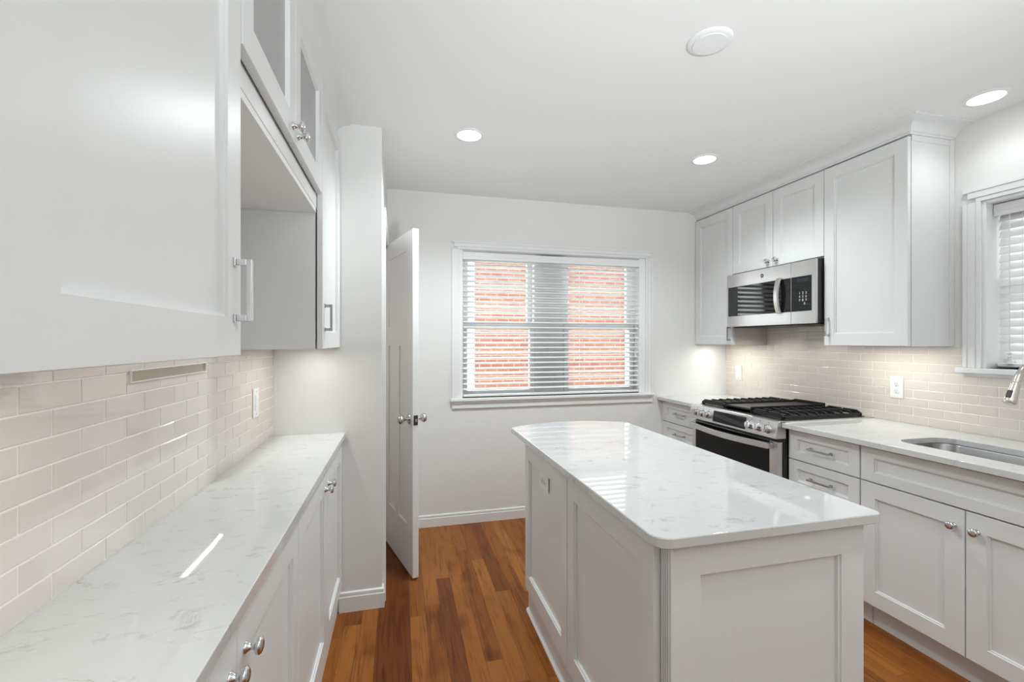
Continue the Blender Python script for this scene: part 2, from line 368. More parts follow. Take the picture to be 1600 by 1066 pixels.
# ------------------------------------------------------------------ tiles
def tiles(F, n, regions, joint, row_odd, z0=CT, name='backsplash', label='', origin=(0, 0, 0)):
    ph, pl, g = .0490, .1485, .0016
    b = MB()
    for (u0, u1, za, zb) in regions: b.fbox(F, u0, u1, za, zb, n+.0005, n+.0035, 1)
    def tile(u0, u1, za, zb):
        c = .0012; t0, t1 = n+.003, n+.0050
        dz = [random.uniform(-.00012, .00012) for _ in range(2)]
        o = [F.p(u, z, t0) for u, z in ((u0, za), (u1, za), (u1, zb), (u0, zb))]
        m = [F.p(u, z, t1-.0008) for u, z in ((u0, za), (u1, za), (u1, zb), (u0, zb))]
        f = [F.p(u, z, t1+dz[0]*(1 if i in (0, 3) else -1)+dz[1]*(1 if i < 2 else -1)) for i, (u, z) in enumerate(((u0+c, za+c), (u1-c, za+c), (u1-c, zb-c), (u0+c, zb-c)))]
        b.loft([o, m, f], mi=0)
    r = 0; top = max(q[3] for q in regions)
    while z0+r*ph < top-.004:
        spans = []
        for (u0, u1, za, zb) in sorted(regions):
            a, c = z0+r*ph+g, min(zb, z0+(r+1)*ph)-g
            if c-a < .004: continue
            if spans and abs(spans[-1][1]-u0) < 1e-6 and abs(spans[-1][3]-c) < 1e-6: spans[-1][1] = u1
            else: spans.append([u0, u1, a, c])
        ph0 = joint + (0 if (r % 2) == row_odd else pl/2)
        for u0, u1, a, c in spans:
            i = math.floor((u0-ph0)/pl)
            while ph0+i*pl < u1-.004:
                p, q = max(u0, ph0+i*pl)+g, min(u1, ph0+(i+1)*pl)-g
                if q-p > .004: tile(p, q, a, c)
                i += 1
        r += 1
    return tag(b.build(name, [M['tile'], M['grout']], origin=origin), label, 'tile wall')
tiles(FL, XL, [(-.5, YE-.001, CT, UB-.004)], .905, 1, label='cream subway tile backsplash above the left counter', origin=(XL, 1, CT))
tiles(FRt, -XR, [(-.2, SY1+.069, CT, 1.205), (SY1+.069, 2.167, CT, 1.352), (2.167, 2.933, CT, 1.49), (2.933, YB-.001, CT, 1.352)], 2.193, 1,
      label='beige subway tile backsplash on the right wall behind the range and sink', origin=(XR, 2, CT))
XT, XTR = XL+.0051, XR-.0051
# wiring strip let into the left tile
t = thing('outlet_strip', 'long narrow beige metal wiring strip in the left tile under the near upper cabinet', 'wiring strip', (XT, 1.42, 1.298))
b = MB(); F = Fr((XT, 0, 0), Y3, X3)
for q in ((1.212, 1.625, 1.310, 1.312), (1.212, 1.625, 1.283, 1.285), (1.212, 1.2140, 1.285, 1.310), (1.6225, 1.625, 1.285, 1.310)): b.fbox(F, *q, 0, .005)
b.build('rim', M['grout'], t); MB().fbox(F, 1.2140, 1.6225, 1.285, 1.310, 0, .0010).build('channel', M['bronze'], t)
# wall plates
def outlet(F, u, z, n, label, kind='duplex', horizontal=False):
    t = thing('outlet' if kind == 'duplex' else 'light_switch', label, 'outlet' if kind == 'duplex' else 'switch', F.p(u, z, n))
    hw, hh = (.060, .037) if horizontal else (.036, .0625)
    MB().fbox(F, u-hw, u+hw, z-hh, z+hh, n, n+.005).build('cover_plate', M['plate'], t, bevel=.0018)
    if kind == 'duplex':
        for s in (-1, 1):
            du, dz = (s*.020, 0) if horizontal else (0, s*.020)
            c = MB(); c.lathe(F.p(u+du, z+dz, n+.0045), F.N, [(.0165, 0), (.0165, .002), (.015, .0028)], 20)
            r = c.build('receptacle', M['plate'], t, smooth=40)
            c = MB()
            for a in (-.0055, .0055):
                if horizontal: c.fbox(F, u+du-.004, u+du+.004, z+a-.001, z+a+.001, n+.0070, n+.0078)
                else: c.fbox(F, u+a-.001, u+a+.001, z+dz-.001, z+dz+.007, n+.0070, n+.0078)
            c.lathe(F.p(u+du-(.009 if horizontal else 0), z+dz-(0 if horizontal else .009), n+.0070), F.N, [(.0022, 0), (.0022, .0008)], 10)
            c.build('slots', M['slot'], r)
    else:
        MB().fbox(F, u-.0165, u+.0165, z-.033, z+.033, n+.005, n+.008).build('rocker', M['plate'], t, bevel=.001)
        for s in (-1, 1): MB().lathe(F.p(u, z+s*.048, n+.0045), F.N, [(.003, 0), (.003, .001)], 10).build('screw', M['pull'], t)
    return t
outlet(FL, 2.135, 1.116, XT, 'cream rocker plate on the left tile near the return wall', 'switch')
outlet(FRt, 1.979, 1.114, -XTR, 'white duplex outlet on the right tile between range and sink window')
outlet(FRt, 3.232, 1.114, -XTR, 'cream rocker plate on the right tile in the far corner behind the range', 'switch')

# ------------------------------------------------------------------ return wall door
P0 = Vector((.0713, 2.6406, 0)); DU = Vector((-.2877, .9577, 0)).normalized(); DN = Vector((-DU.y, DU.x, 0))   # DN faces the doorway side
FD = Fr(P0, DU, DN)
door = setting('door_1', P0, 'white three panel interior door standing half open beside the return wall')
DW, DT = .625, .035
def door_leaf():
    b = MB(); bm = b.bm; z0, z1 = .012, 2.034
    b.fbox(FD, 0, DW, z0, z1, -DT+.009, -.009)                       # core
    st = .115
    panels = [(st, DW-st, 1.478, 1.925), (st, DW/2-.04, .290, 1.352), (DW/2+.04, DW-st, .290, 1.352)]
    for n0, n1 in ((-.009, 0), (-DT, -DT+.009)):
        for q in ((0, st, z0, z1), (DW-st, DW, z0, z1), (st, DW-st, 1.925, z1), (st, DW-st, 1.352, 1.478), (st, DW-st, z0, .290), (DW/2-.04, DW/2+.04, .290, 1.352)):
            b.fbox(FD, *q, n0, n1)
    return b
lf = door_leaf().build('door_leaf', M['trim'], door)
def doorknob(sgn):
    O = FD.p(.062, .925, 0 if sgn > 0 else -DT); D = DN*sgn
    MB().lathe(O, D, [(.031, 0), (.031, .004), (.024, .009), (.012, .012)], 24).build('rosette', M['chrome'], door, smooth=50)
    MB().lathe(O, D, [(.011, .010), (.010, .028), (.016, .033), (.026, .043), (.0285, .052), (.026, .061), (.016, .068), (.002, .070)], 24).build('door_knob', M['chrome'], door, smooth=60)
doorknob(1); doorknob(-1)
FE = Fr(P0, DN, -DU)     # free edge of the door
MB().fbox(FE, -DT/2-.0125, -DT/2+.0125, .895, .952, 0, .002).build('latch_plate', M['darkmetal'], door)
MB().fbox(FE, -DT/2-.007, -DT/2+.007, .915, .933, .002, .010).build('latch', M['pull'], door)
for z in (.25, 1.0, 1.8): MB().lathe(FD.p(DW+.004, z, .004), Z3, [(.006, 0), (.006, .09)], 10).build('hinge', M['pull'], door, smooth=40)
# casing and jamb of the doorway
def casing_prof_box(b, F, u0, u1, z0, z1, n, out, horizontal):   # stepped casing board; out = +1 if the thick edge is at u1/z1
    w_ = (z1-z0) if horizontal else (u1-u0)
    cuts = [(0, .30, .011), (.30, .75, .015), (.75, 1, .019)] if out > 0 else [(0, .25, .019), (.25, .70, .015), (.70, 1, .011)]
    for a, c, t_ in cuts:
        if horizontal: b.fbox(F, u0, u1, z0+a*w_, z0+c*w_, n, n+t_)
        else: b.fbox(F, u0+a*w_, u0+c*w_, z0, z1, n, n+t_)
FP = Fr((0, 0, 0), Y3, X3)
b = MB(); casing_prof_box(b, FP, DY0-.062, DY0, 0, DZ+.062, XC, -1, False); casing_prof_box(b, FP, DY1, DY1+.062, 0, DZ+.062, XC, 1, False); casing_prof_box(b, FP, DY0, DY1, DZ, DZ+.062, XC, 1, True)
b.box(XC-.1, XC, DY0, DY0+.016, 0, DZ).box(XC-.1, XC, DY1-.016, DY1, 0, DZ).box(XC-.1, XC, DY0+.016, DY1-.016, DZ-.016, DZ)
struct(b.build('trim_3', M['trim'], origin=(XC, DY0, 0), bevel=.0015), 'white casing round the interior doorway')

# ------------------------------------------------------------------ windows
def casing_set(b, F, u0, u1, z0, z1, n, w_=.062):
    casing_prof_box(b, F, u0-w_, u0, z0, z1, n, -1, False); casing_prof_box(b, F, u1, u1+w_, z0, z1, n, 1, False)
    # head with mitred look: the steps run across the top
    for a, c, t_ in ((0, .30, .011), (.30, .75, .015), (.75, 1, .019)):
        e = (c if c < 1 else 1)*w_
        b.fbox(F, u0-e, u1+e, z1+a*w_, z1+c*w_, n, n+t_)
def sash(F, u0, u1, z0, z1, n, parent, w_=.042):
    b = MB().fbox(F, u0, u0+w_, z0, z1, n, n+.035).fbox(F, u1-w_, u1, z0, z1, n, n+.035).fbox(F, u0+w_, u1-w_, z0, z0+w_, n, n+.035).fbox(F, u0+w_, u1-w_, z1-w_, z1, n, n+.035)
    s = b.build('sash', M['vinyl'], parent, bevel=.002)
    MB().fbox(F, u0+w_-.004, u1-w_+.004, z0+w_-.004, z1-w_+.004, n+.015, n+.019).build('pane', M['glass'], s)
    return s
w1 = setting('window_1', (WX0, YB, WZ0), 'wide double window with white casing in the back wall')
b = MB(); casing_set(b, FB, WX0, WX1, WZ0, WZ1, -YB); b.build('casing', M['trim'], w1, bevel=.002)
b = MB().fbox(FB, WX0-.074, WX1+.074, WZ0-.022, WZ0, -YB, -YB+.035); b.fbox(FB, WX0, WX1, WZ0-.022, WZ0, -YB-.16, -YB); b.build('stool', M['trim'], w1, bevel=.004)
b = MB().fbox(FB, WX0-.062, WX1+.062, WZ0-.078, WZ0-.022, -YB, -YB+.014).fbox(FB, WX0-.062, WX1+.062, WZ0-.040, WZ0-.022, -YB+.014, -YB+.022); b.build('apron', M['trim'], w1, bevel=.003)
b = MB().fbox(FB, WX0-.002, WX0+.022, WZ0, WZ1, -YB-.16, -YB-.001).fbox(FB, WX1-.055, WX1+.002, WZ0, WZ1, -YB-.16, -YB-.001).fbox(FB, WX0+.022, WX1-.022, WZ1-.004, WZ1, -YB-.16, -YB-.001)
b.fbox(FB, 1.060, 1.305, WZ0, WZ1-.004, -YB-.16, -YB-.085); b.build('frame', M['vinyl'], w1, bevel=.002)
ZM = 1.500
for a, c in ((WX0+.022, 1.060), (1.305, WX1-.055)):
    sash(FB, a+.012, c-.008, ZM-.02, WZ1-.022, -YB-.155, w1, .046); s = sash(FB, a+.004, c-.002, WZ0+.002, ZM+.022, -YB-.118, w1, .044)
    MB().fbox(FB, (a+c)/2-.03, (a+c)/2+.03, ZM+.022, ZM+.034, -YB-.112, -YB-.092).build('sash_lock', M['pull'], s, bevel=.003)

def blind(F, u0, u1, z0, z1, n, label, origin, pitch=.0398, tilt=11, sag=.0095, wand=None, width=.050, val=.062):
    """n: centre plane of the slats (along F.N)."""
    t = thing('window_blind', label, 'blind', origin)
    b = MB().fbox(F, u0+.002, u1-.002, z1-.045, z1-.006, n-.025, n+.022); b.build('headrail', M['slat'], t, bevel=.002)
    b = MB().fbox(F, u0+.001, u1-.001, z1-val, z1-.004, n+.030, n+.040).fbox(F, u0+.001, u1-.001, z1-val*.62, z1-val*.40, n+.040, n+.043)
    b.build('valance', M['slat'], t, bevel=.002)
    b = MB(); zz = z1-val-.004; top = zz; a = math.radians(tilt); zb = z0+.030
    while zz > zb+.012:
        pr = []
        for i in range(7):
            s = -1+2*i/6; pr.append((s*width/2, sag*(1-s*s)))
        low = [(x_, h-.003) for x_, h in reversed(pr)]
        pts = [(x_*math.cos(a)-h*math.sin(a), x_*math.sin(a)+h*math.cos(a)) for x_, h in pr+low]
        b.loft([[F.p(u, zz+h, n+x_) for x_, h in pts] for u in (u0+.006, u1-.006)])
        zz -= pitch
    b.build('slats', M['slat'], t, smooth=30)
    MB().fbox(F, u0+.006, u1-.006, z0+.004, z0+.022, n-.025, n+.025).build('bottom_rail', M['slat'], t, bevel=.003)
    k_ = max(2, int((u1-u0)/.40)+1)
    for i in range(k_):
        u = u0+.10+(u1-u0-.20)*i/(k_-1)
        for q in (-.024, .026): MB().tube([F.p(u, top+.01, n+q), F.p(u, z0+.012, n+q)], .0009, 6).build('ladder_cord', M['cord'], t)
    if wand:
        b = MB(); b.tube([F.p(wand[0], z1-val+.01, n+.034), F.p(wand[0], wand[1], n+.034)], .0016, 6)
        b.lathe(F.p(wand[0], wand[1]+.004, n+.034), -Z3, [(.002, 0), (.008, .004), (.005, .012), (.009, .020), (.006, .026), (.012, .050), (.0125, .056), (.004, .058)], 12)
        b.build('pull_cord', M['cord'], t, smooth=40)
    return t
blind(FB, WX0+.023, WX1-.023, WZ0+.001, WZ1-.014, -YB-.045, 'wide white slat blind in the back window with its slats open', ((WX0+WX1)/2, YB+.04, WZ0), tilt=9, sag=.012, wand=(WX1-.085, 1.30), val=.058)

w2 = setting('window_2', (XR, SY1, SZ0), 'window with white casing over the sink in the right wall')
b = MB(); casing_set(b, FRt, SY0, SY1, SZ0, SZ1, -XR, .070); b.build('casing', M['trim'], w2, bevel=.002)
b = MB().fbox(FRt, SY0-.09, SY1+.09, SZ0-.026, SZ0, -XR, -XR+.040); b.fbox(FRt, SY0, SY1, SZ0-.026, SZ0, -XR-.18, -XR); b.build('stool', M['trim'], w2, bevel=.004)
MB().fbox(FRt, SY0-.07, SY1+.07, SZ0-.042, SZ0-.026, -XR, -XR+.012).build('apron', M['trim'], w2, bevel=.002)
b = MB().fbox(FRt, SY0-.002, SY0+.015, SZ0, SZ1, -XR-.18, -XR-.001).fbox(FRt, SY1-.015, SY1+.002, SZ0, SZ1, -XR-.18, -XR-.001).fbox(FRt, SY0+.015, SY1-.015, SZ1-.015, SZ1, -XR-.18, -XR-.001); b.build('frame', M['vinyl'], w2, bevel=.002)
sash(FRt, SY0+.018, SY1-.018, 1.64, SZ1-.017, -XR-.178, w2); sash(FRt, SY0+.016, SY1-.016, SZ0+.002, 1.68, -XR-.158, w2)
blind(FRt, SY0+.017, SY1-.017, SZ0+.004, SZ1-.017, -XR-.088, 'white slat blind in the window over the sink, slats nearly closed', (XR+.08, 1.19, SZ0), pitch=.040, tilt=-64, sag=.004, wand=(1.515, SZ0+.075))

# ------------------------------------------------------------------ right upper cabinets
RUB, RUT, RC, RFd = 1.354, 2.420, 2.512, 2.490
def right_upper(y0, y1, z0, label, cat='cabinet', name='wall_cabinet'):
    t = thing(name, label, cat, (XR, (y0+y1)/2, z0))
    return t
t = right_upper(2.933, YB, RUB, 'narrow white upper cabinet in the far right corner, left of the microwave')
b = MB().box(RC, XR-.001, 2.934, YB-.001, RUB, 2.435); b.build('carcass', M['cab'], t)
MB().box(RC+.001, XR-.006, 2.9325, 2.934, RUB+.001, 1.50).build('side_panel', M['beige_side'], t)
d = shaker(FRt, 2.934, YB-.004, RUB, RUT, -RC+.002, 'door', t, .062, .068); pull(FRt, 2.962, 1.440, -RFd, .108, True, d)
t = right_upper(2.167, 2.933, 1.897, 'short white two door upper cabinet directly over the microwave')
MB().box(RC, XR-.001, 2.168, 2.932, 1.893, 2.435).build('carcass', M['cab'], t)
for a, c, kn in ((2.167, 2.550, 2.550-.036), (2.550, 2.933, 2.550+.036)):
    d = shaker(FRt, a, c, 1.897, RUT, -RC+.002, 'door', t, .062, .068); knob(FRt, kn, 1.940, -RFd, d)
t = right_upper(1.707, 2.167, RUB, 'wide white upper cabinet between the microwave and the sink window')
MB().box(RC+.006, XR-.001, 1.7085, 2.166, RUB, 2.435).build('carcass', M['cab'], t)
# applied end panel: stile along the wall and top rail
FEnd = Fr((0, 1.7085, 0), X3, -Y3)
b = MB().fbox(FEnd, XR-.030, XR-.001, RUB, 2.430, 0, .006).fbox(FEnd, RC+.006, XR-.030, 2.400, 2.430, 0, .003); b.build('end_panel', M['cab'], t, bevel=.001)
d = shaker(FRt, 1.704, 2.167, RUB, RUT, -RC+.003, 'door', t, .062, .068); pull(FRt, 2.136, 1.466, -RFd-.002, .108, True, d, 'chrome')

# ------------------------------------------------------------------ microwave
MX, MY0, MY1, MZ0, MZ1 = 2.437, 2.172, 2.930, 1.492, 1.884
t = thing('microwave', 'stainless steel over the range microwave with black glass door', 'microwave', (2.62, 2.55, MZ0))
b = MB().box(MX+.0122, XR-.008, MY0, MY1, MZ0+.006, MZ1); b.build('body', M['black'], t, bevel=.002)
b = MB().box(MX+.05, XR-.03, MY0+.015, MY1-.015, MZ0-.008, MZ0+.006)
for i in range(9): b.box(MX+.08, MX+.20, MY0+.10+i*.012, MY0+.106+i*.012, MZ0-.010, MZ0-.008)
b.build('bottom_grille', M['blackplastic'], t)
FM = Fr((0, 0, 0), Y3, -X3); n0 = -MX-.012; n1 = -MX
YS = 2.352      # seam between door and control panel
def ringplate(b, F, u0, u1, z0, z1, a, c, e, f, n0, n1):  # plate with rectangular hole a..c , e..f
    b.fbox(F, u0, a, z0, z1, n0, n1).fbox(F, c, u1, z0, z1, n0, n1).fbox(F, a, c, z0, e, n0, n1).fbox(F, a, c, f, z1, n0, n1)
b = MB(); ringplate(b, FM, YS+.001, MY1, MZ0, MZ1, YS+.002, MY1-.012, MZ0+.078, MZ1-.095, n0, n1); dr = b.build('door', M['steel'], t, bevel=.0015)
MB().fbox(FM, YS+.002, MY1-.012, MZ0+.078, MZ1-.095, n0+.004, n1-.003).build('door_glass', M['blackglass'], dr)
# curved vertical handle
b = MB(); hy = 2.440
pts = []
for i in range(13):
    s = i/12; z = MZ0+.070+s*(MZ1-.085-MZ0-.070); pr = .012+.026*math.sin(PI*s)**.7; pts.append((z, pr))
b.loft([[FM.p(hy-.017, z, n1+pr-.012), FM.p(hy+.017, z, n1+pr-.012), FM.p(hy+.013, z, n1+pr), FM.p(hy-.013, z, n1+pr)] for z, pr in pts])
b.build('handle', M['steel'], dr, smooth=40)
b = MB(); ringplate(b, FM, MY0, YS-.001, MZ0, MZ1, MY0+.030, YS-.002, MZ0+.078, MZ1-.095, n0, n1); cp = b.build('control_frame', M['steel'], t, bevel=.0015)
MB().fbox(FM, MY0+.030, YS-.002, MZ0+.078, MZ1-.095, n0+.004, n1-.003).build('control_panel', M['blackglass'], cp)
def text_mesh(s, size, F, u, z, n, parent, name, m, ext=.0003, flipu=True):
    cu = bpy.data.curves.new(name, 'FONT'); cu.body = s; cu.size = size; cu.align_x = 'CENTER'; cu.align_y = 'CENTER'; cu.extrude = ext
    o = bpy.data.objects.new('tmp', cu); C.objects.link(o)
    dg = bpy.context.evaluated_depsgraph_get(); dg.update(); me = bpy.data.meshes.new_from_object(o.evaluated_get(dg)); bpy.data.objects.remove(o)
    bm = bmesh.new(); bm.from_mesh(me); bpy.data.meshes.remove(me); sg = -1 if flipu else 1
    for v in bm.verts: v.co = F.p(u+sg*v.co.x, z+v.co.y, n+v.co.z)
    q = MB(); q.bm.free(); q.bm = bm; return q.build(name, m, parent)
b = MB().fbox(FM, 2.225, 2.310, MZ1-.128, MZ1-.108, n1-.003, n1-.0024); b.build('display', mat('display_glass', (.02, .03, .035), .1), cp)
text_mesh('1  2  3\n4  5  6\n7  8  9\n    0', .022, FM, 2.267, 1.650, n1-.003, cp, 'keypad', M['mark'])
MB().lathe(FM.p(2.588, MZ1-.047, n1), FM.N, [(.0135, 0), (.0135, .0015), (.011, .002)], 24).build('emblem', M['darkmetal'], dr, smooth=40)
text_mesh('GE', .013, FM, 2.588, MZ1-.047, n1+.0021, dr, 'emblem_letters', M['mark'])

# ------------------------------------------------------------------ right base run
BX, BC = 2.165, 2.186; TK = 2.245
def base_right(y0, y1, label, name):
    t = thing(name, label, 'cabinet', (XR, (y0+y1)/2, 0))
    if name == 'sink_cabinet':
        b = MB().box(BC, XR-.001, y0, y1, .115, .655).box(BC, BC+.02, y0, y1, .655, CT-TH).box(BC+.02, XR-.001, y0, y0+.018, .655, CT-TH).box(BC+.02, XR-.001, y1-.018, y1, .655, CT-TH)
    else: b = MB().box(BC, XR-.001, y0, y1, .115, CT-TH)
    b.build('carcass', M['cab'], t)
    MB().box(TK, XR-.03, y0+.001, y1-.001, .0, .115).build('toe_kick', M['cab'], t)
    return t
def drawers(y0, y1, t, gaps):
    for (a, c) in gaps:
        tall = c-a > .2
        d = shaker(FRt, y0, y1, a, c, -BC+.001, 'drawer', t, .055, .045 if not tall else .06, rails=None if tall else (.046, .044))
        pull(FRt, (y0+y1)/2, (a+c)/2, -BX, .128, False, d)
GP = [(.7135, .8775), (.5475, .7115), (.3325, .5455), (.118, .3305)]
t = base_right(2.893, YB-.001, 'white drawer base cabinet in the far right corner, left of the range', 'drawer_cabinet'); 
MB().box(BX, BC, YB-.014, YB-.001, .115, CT-TH).build('filler', M['cab'], t); drawers(2.895, YB-.015, t, GP)
t = base_right(1.693, 2.106, 'white drawer base cabinet between the range and the sink cabinet', 'drawer_cabinet'); drawers(1.695, 2.1055, t, GP)
t = base_right(.862, 1.692, 'white sink base cabinet with false front over two doors with round knobs', 'sink_cabinet')
shaker(FRt, .864, 1.6925, .7135, .8775, -BC+.001, 'false_front', t, .062, .046)
for a, c, kn in ((.864, 1.278, 1.278-.038), (1.278, 1.6925, 1.278+.038)):
    d = shaker(FRt, a, c, .130, .7115, -BC+.001, 'door', t, .066, .070); knob(FRt, kn, .640, -BX, d)
t = base_right(-.3, .861, 'white base cabinet run on toward the camera beyond the sink cabinet', 'base_cabinet')
for a in (-.298, .088, .474): shaker(FRt, a, a+.386, .13, .8775, -BC+.001, 'door', t)
# counters
CX = 2.119
tag(MB().box(CX, XR-.0002, 2.893, YB-.001, CT-TH, CT).build('countertop', M['quartz'], origin=(XR, 3.1, CT-TH), bevel=.002), 'small piece of white quartz counter in the far corner left of the range', 'counter')
def rrect(x0, x1, y0, y1, r, seg=6):
    out = []
    for cx, cy, a0 in ((x1-r, y1-r, 0), (x0+r, y1-r, 90), (x0+r, y0+r, 180), (x1-r, y0+r, 270)):
        for i in range(seg+1):
            a = math.radians(a0+90*i/seg); out.append((cx+r*math.cos(a), cy+r*math.sin(a)))
    return out
SX0, SX1, SK0, SK1 = 2.258, 2.575, .940, 1.612
hole = rrect(SX0, SX1, SK0, SK1, .075, 8)
b = MB(); bm = b.bm
outer = [(CX, -.3), (XR-.0002, -.3), (XR-.0002, 2.107), (CX, 2.107)]
# hole ring bridged to the outer rectangle by four fans
def slab(z):
    ho = [bm.verts.new((x_, y_, z)) for x_, y_ in hole]; ou = [bm.verts.new((x_, y_, z)) for x_, y_ in outer]; n = 9
    # hole corner groups: 0 (+,+) 1 (-,+) 2 (-,-) 3 (+,-); outer 0(-,-)1(+,-)2(+,+)3(-,+)
    om = [2, 3, 0, 1]
    for g in range(4):
        for i in range(n-1): bm.faces.new((ho[g*n+i], ho[g*n+i+1], ou[om[g]]))
        nx = (g+1) % 4; bm.faces.new((ho[g*n+n-1], ho[nx*n], ou[om[nx]], ou[om[g]]))
    return ho, ou
h1, o1 = slab(CT); h0, o0 = slab(CT-TH)
for A, B in ((h1, h0), (o1, o0)):
    for i in range(len(A)): bm.faces.new((A[i], A[(i+1) % len(A)], B[(i+1) % len(A)], B[i]))
tag(b.build('countertop', M['quartz'], origin=(XR, 1.2, CT-TH), bevel=.002, smooth=25), 'white quartz counter with the sink cut-out right of the range', 'counter')
# sink bowl
t = thing('sink', 'undermount stainless steel sink set in the right counter', 'sink', ((SX0+SX1)/2, (SK0+SK1)/2, CT-TH-.22))
b = MB(); e = .004
def rr(d, z, r): return [Vector((x_, y_, z)) for x_, y_ in rrect(SX0-d, SX1+d, SK0-d, SK1+d, r, 8)]
b.loft([rr(e+.03, CT-TH-.0005, .09), rr(e, CT-TH-.0005, .079), rr(e-.004, CT-TH-.006, .075), rr(-.004, CT-TH-.17, .07), rr(-.012, CT-TH-.195, .065), rr(-.03, CT-TH-.205, .05)], caps=False)
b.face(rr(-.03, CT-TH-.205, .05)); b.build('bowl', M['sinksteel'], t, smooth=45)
MB().lathe(((SX0+SX1)/2+.05, (SK0+SK1)/2, CT-TH-.2045), Z3, [(.044, 0), (.044, .003), (.036, .001)], 24).build('drain', M['chrome'], t, smooth=40)
# faucet
FX, FY = 2.690, 1.285
t = thing('faucet', 'brushed nickel pull down kitchen faucet arching over the sink', 'faucet', (FX, FY, CT))
MB().lathe((FX, FY, CT), Z3, [(.028, 0), (.028, .006), (.024, .010), (.022, .06), (.020, .11), (.0145, .125)], 24).build('base', M['nickel'], t, smooth=40)
pts = [(FX, FY, CT+.10), (FX, FY, 1.13)]
R_ = .115; cz = 1.163
for i in range(0, 15):
    a = PI*i/14*.88; pts.append((FX-R_+R_*math.cos(a), FY, cz+R_*1.05*math.sin(a)))
MB().tube(pts, .0125, 16).build('spout', M['nickel'], t, smooth=60)
pe, pd = Vector(pts[-1]), (Vector(pts[-1])-Vector(pts[-2])).normalized()
hd = MB().lathe(pe-pd*.002, pd, [(.0128, 0), (.0145, .004), (.0145, .010), (.0160, .030), (.0205, .080), (.0205, .092), (.017, .096)], 24).build('spray_head', M['nickel'], t, smooth=45)
sd = pd.cross(Y3).normalized(); 
if sd.x > 0: sd = -sd
FS = Fr(pe, Y3, sd)
q = MB(); A_ = pe+pd*.040; 
for s0, s1, o0_, o1_ in ((0, .034, .013, .022),): q.hexa([A_+pd*s+Y3*y_+sd*o for o in (o0_, o1_) for s, y_ in ((s0, -.008), (s1, -.009), (s1, .009), (s0, .008))])
q.build('spray_button', M['blackplastic'], hd, bevel=.003)
MB().tube([(FX, FY-.02, CT+.075), (FX, FY-.055, CT+.085), (FX-.01, FY-.12, CT+.12)], [.009, .008, .006], 12).build('lever', M['nickel'], t, smooth=60)

# ------------------------------------------------------------------ range
RY0, RY1 = 2.111, 2.889; RX = 2.100
t = thing('range', 'stainless slide in gas range with black oven door and front knobs', 'stove', (2.45, 2.5, 0))
MB().box(RX+.034, XR-.010, RY0, RY1, .03, CT-.004).build('body', M['black'], t)
b = MB().box(RX+.008, XR-.010, RY0-.003, RY1+.003, CT-.004, CT+.006); b.build('cooktop', M['steel'], t, bevel=.002)
MB().box(RX+.055, XR-.045, RY0+.022, RY1-.022, CT+.006, CT+.009).build('burner_tray', M['black'], t)
# sloped control panel
b = MB(); pf = [(2.078, .822), (2.095, .918), (2.118, .921), (2.150, .921), (2.150, .822)]
b.prism([(x_, RY0-.003, z) for x_, z in pf], (0, RY1-RY0+.006, 0)); cpn = b.build('control_panel', M['steel'], t, bevel=.002)
sl = Vector((2.095-2.078, 0, .918-.822)); slu = sl.normalized(); nrm = Vector((-slu.z, 0, slu.x))
class FSl:
    def p(s, u, q, n): return Vector((2.078, u, .822)) + slu*q + nrm*n
    N = nrm
FC = FSl()
MB().fbox(FC, 2.345, 2.640, .012, .086, .0002, .0025).build('touch_display', M['blackglass'], cpn)
for y_ in (2.170, 2.236, 2.300, 2.692, 2.752, 2.812):
    O = FC.p(y_, .047, 0)
    kb = MB().lathe(O, nrm, [(.0265, 0), (.0265, .004), (.0225, .008), (.0215, .030), (.0195, .034)], 24).build('burner_knob', M['chrome'], cpn, smooth=40)
    q = MB(); q.hexa([O+Y3*a+slu*c+nrm*h for h in (.030, .0375) for a, c in ((-.004, -.019), (.004, -.019), (.004, .019), (-.004, .019))]); q.build('grip', M['steel'], kb, bevel=.001)
    q = MB(); q.lathe(FC.p(y_, .084, 0), nrm, [(.003, 0), (.003, .0008)], 8); q.build('burner_mark', M['blackplastic'], cpn)
# oven door
FO = Fr((0, 0, 0), Y3, -X3)
b = MB(); ringplate(b, FO, RY0+.004, RY1-.004, .215, .800, RY0+.064, RY1-.040, .300, .7985, -RX-.034, -RX); od = b.build('oven_door', M['steel'], t, bevel=.003)
MB().fbox(FO, RY0+.064, RY1-.040, .300, .7985, -RX-.030, -RX-.001).build('oven_glass', M['ovenglass'], od)
b = MB(); rings = []
for i in range(21):
    s = i/20; y_ = RY0+.050+s*(RY1-.028-RY0-.050); pr = .034+.030*math.sin(PI*s); zc = .775-.004*math.sin(PI*s)
    rings.append([FO.p(y_, zc-.021, -RX+pr-.016), FO.p(y_, zc-.019, -RX+pr), FO.p(y_, zc+.017, -RX+pr), FO.p(y_, zc+.019, -RX+pr-.016)])
b.loft(rings)
for y_ in (RY0+.052, RY1-.030): b.fbox(FO, y_-.016, y_+.016, .760, .786, -RX, -RX+.034)
b.build('oven_handle', M['steel'], od, bevel=.002)
b = MB().fbox(FO, RY0+.004, RY1-.004, .06, .208, -RX-.034, -RX-.004); b.build('storage_drawer', M['steel'], t, bevel=.003)
for y_ in (RY0+.05, RY1-.05):
    for x_ in (2.16, 2.72): MB().lathe((x_, y_, 0), Z3, [(.018, 0), (.018, .03)], 12).build('foot', M['blackplastic'], t)
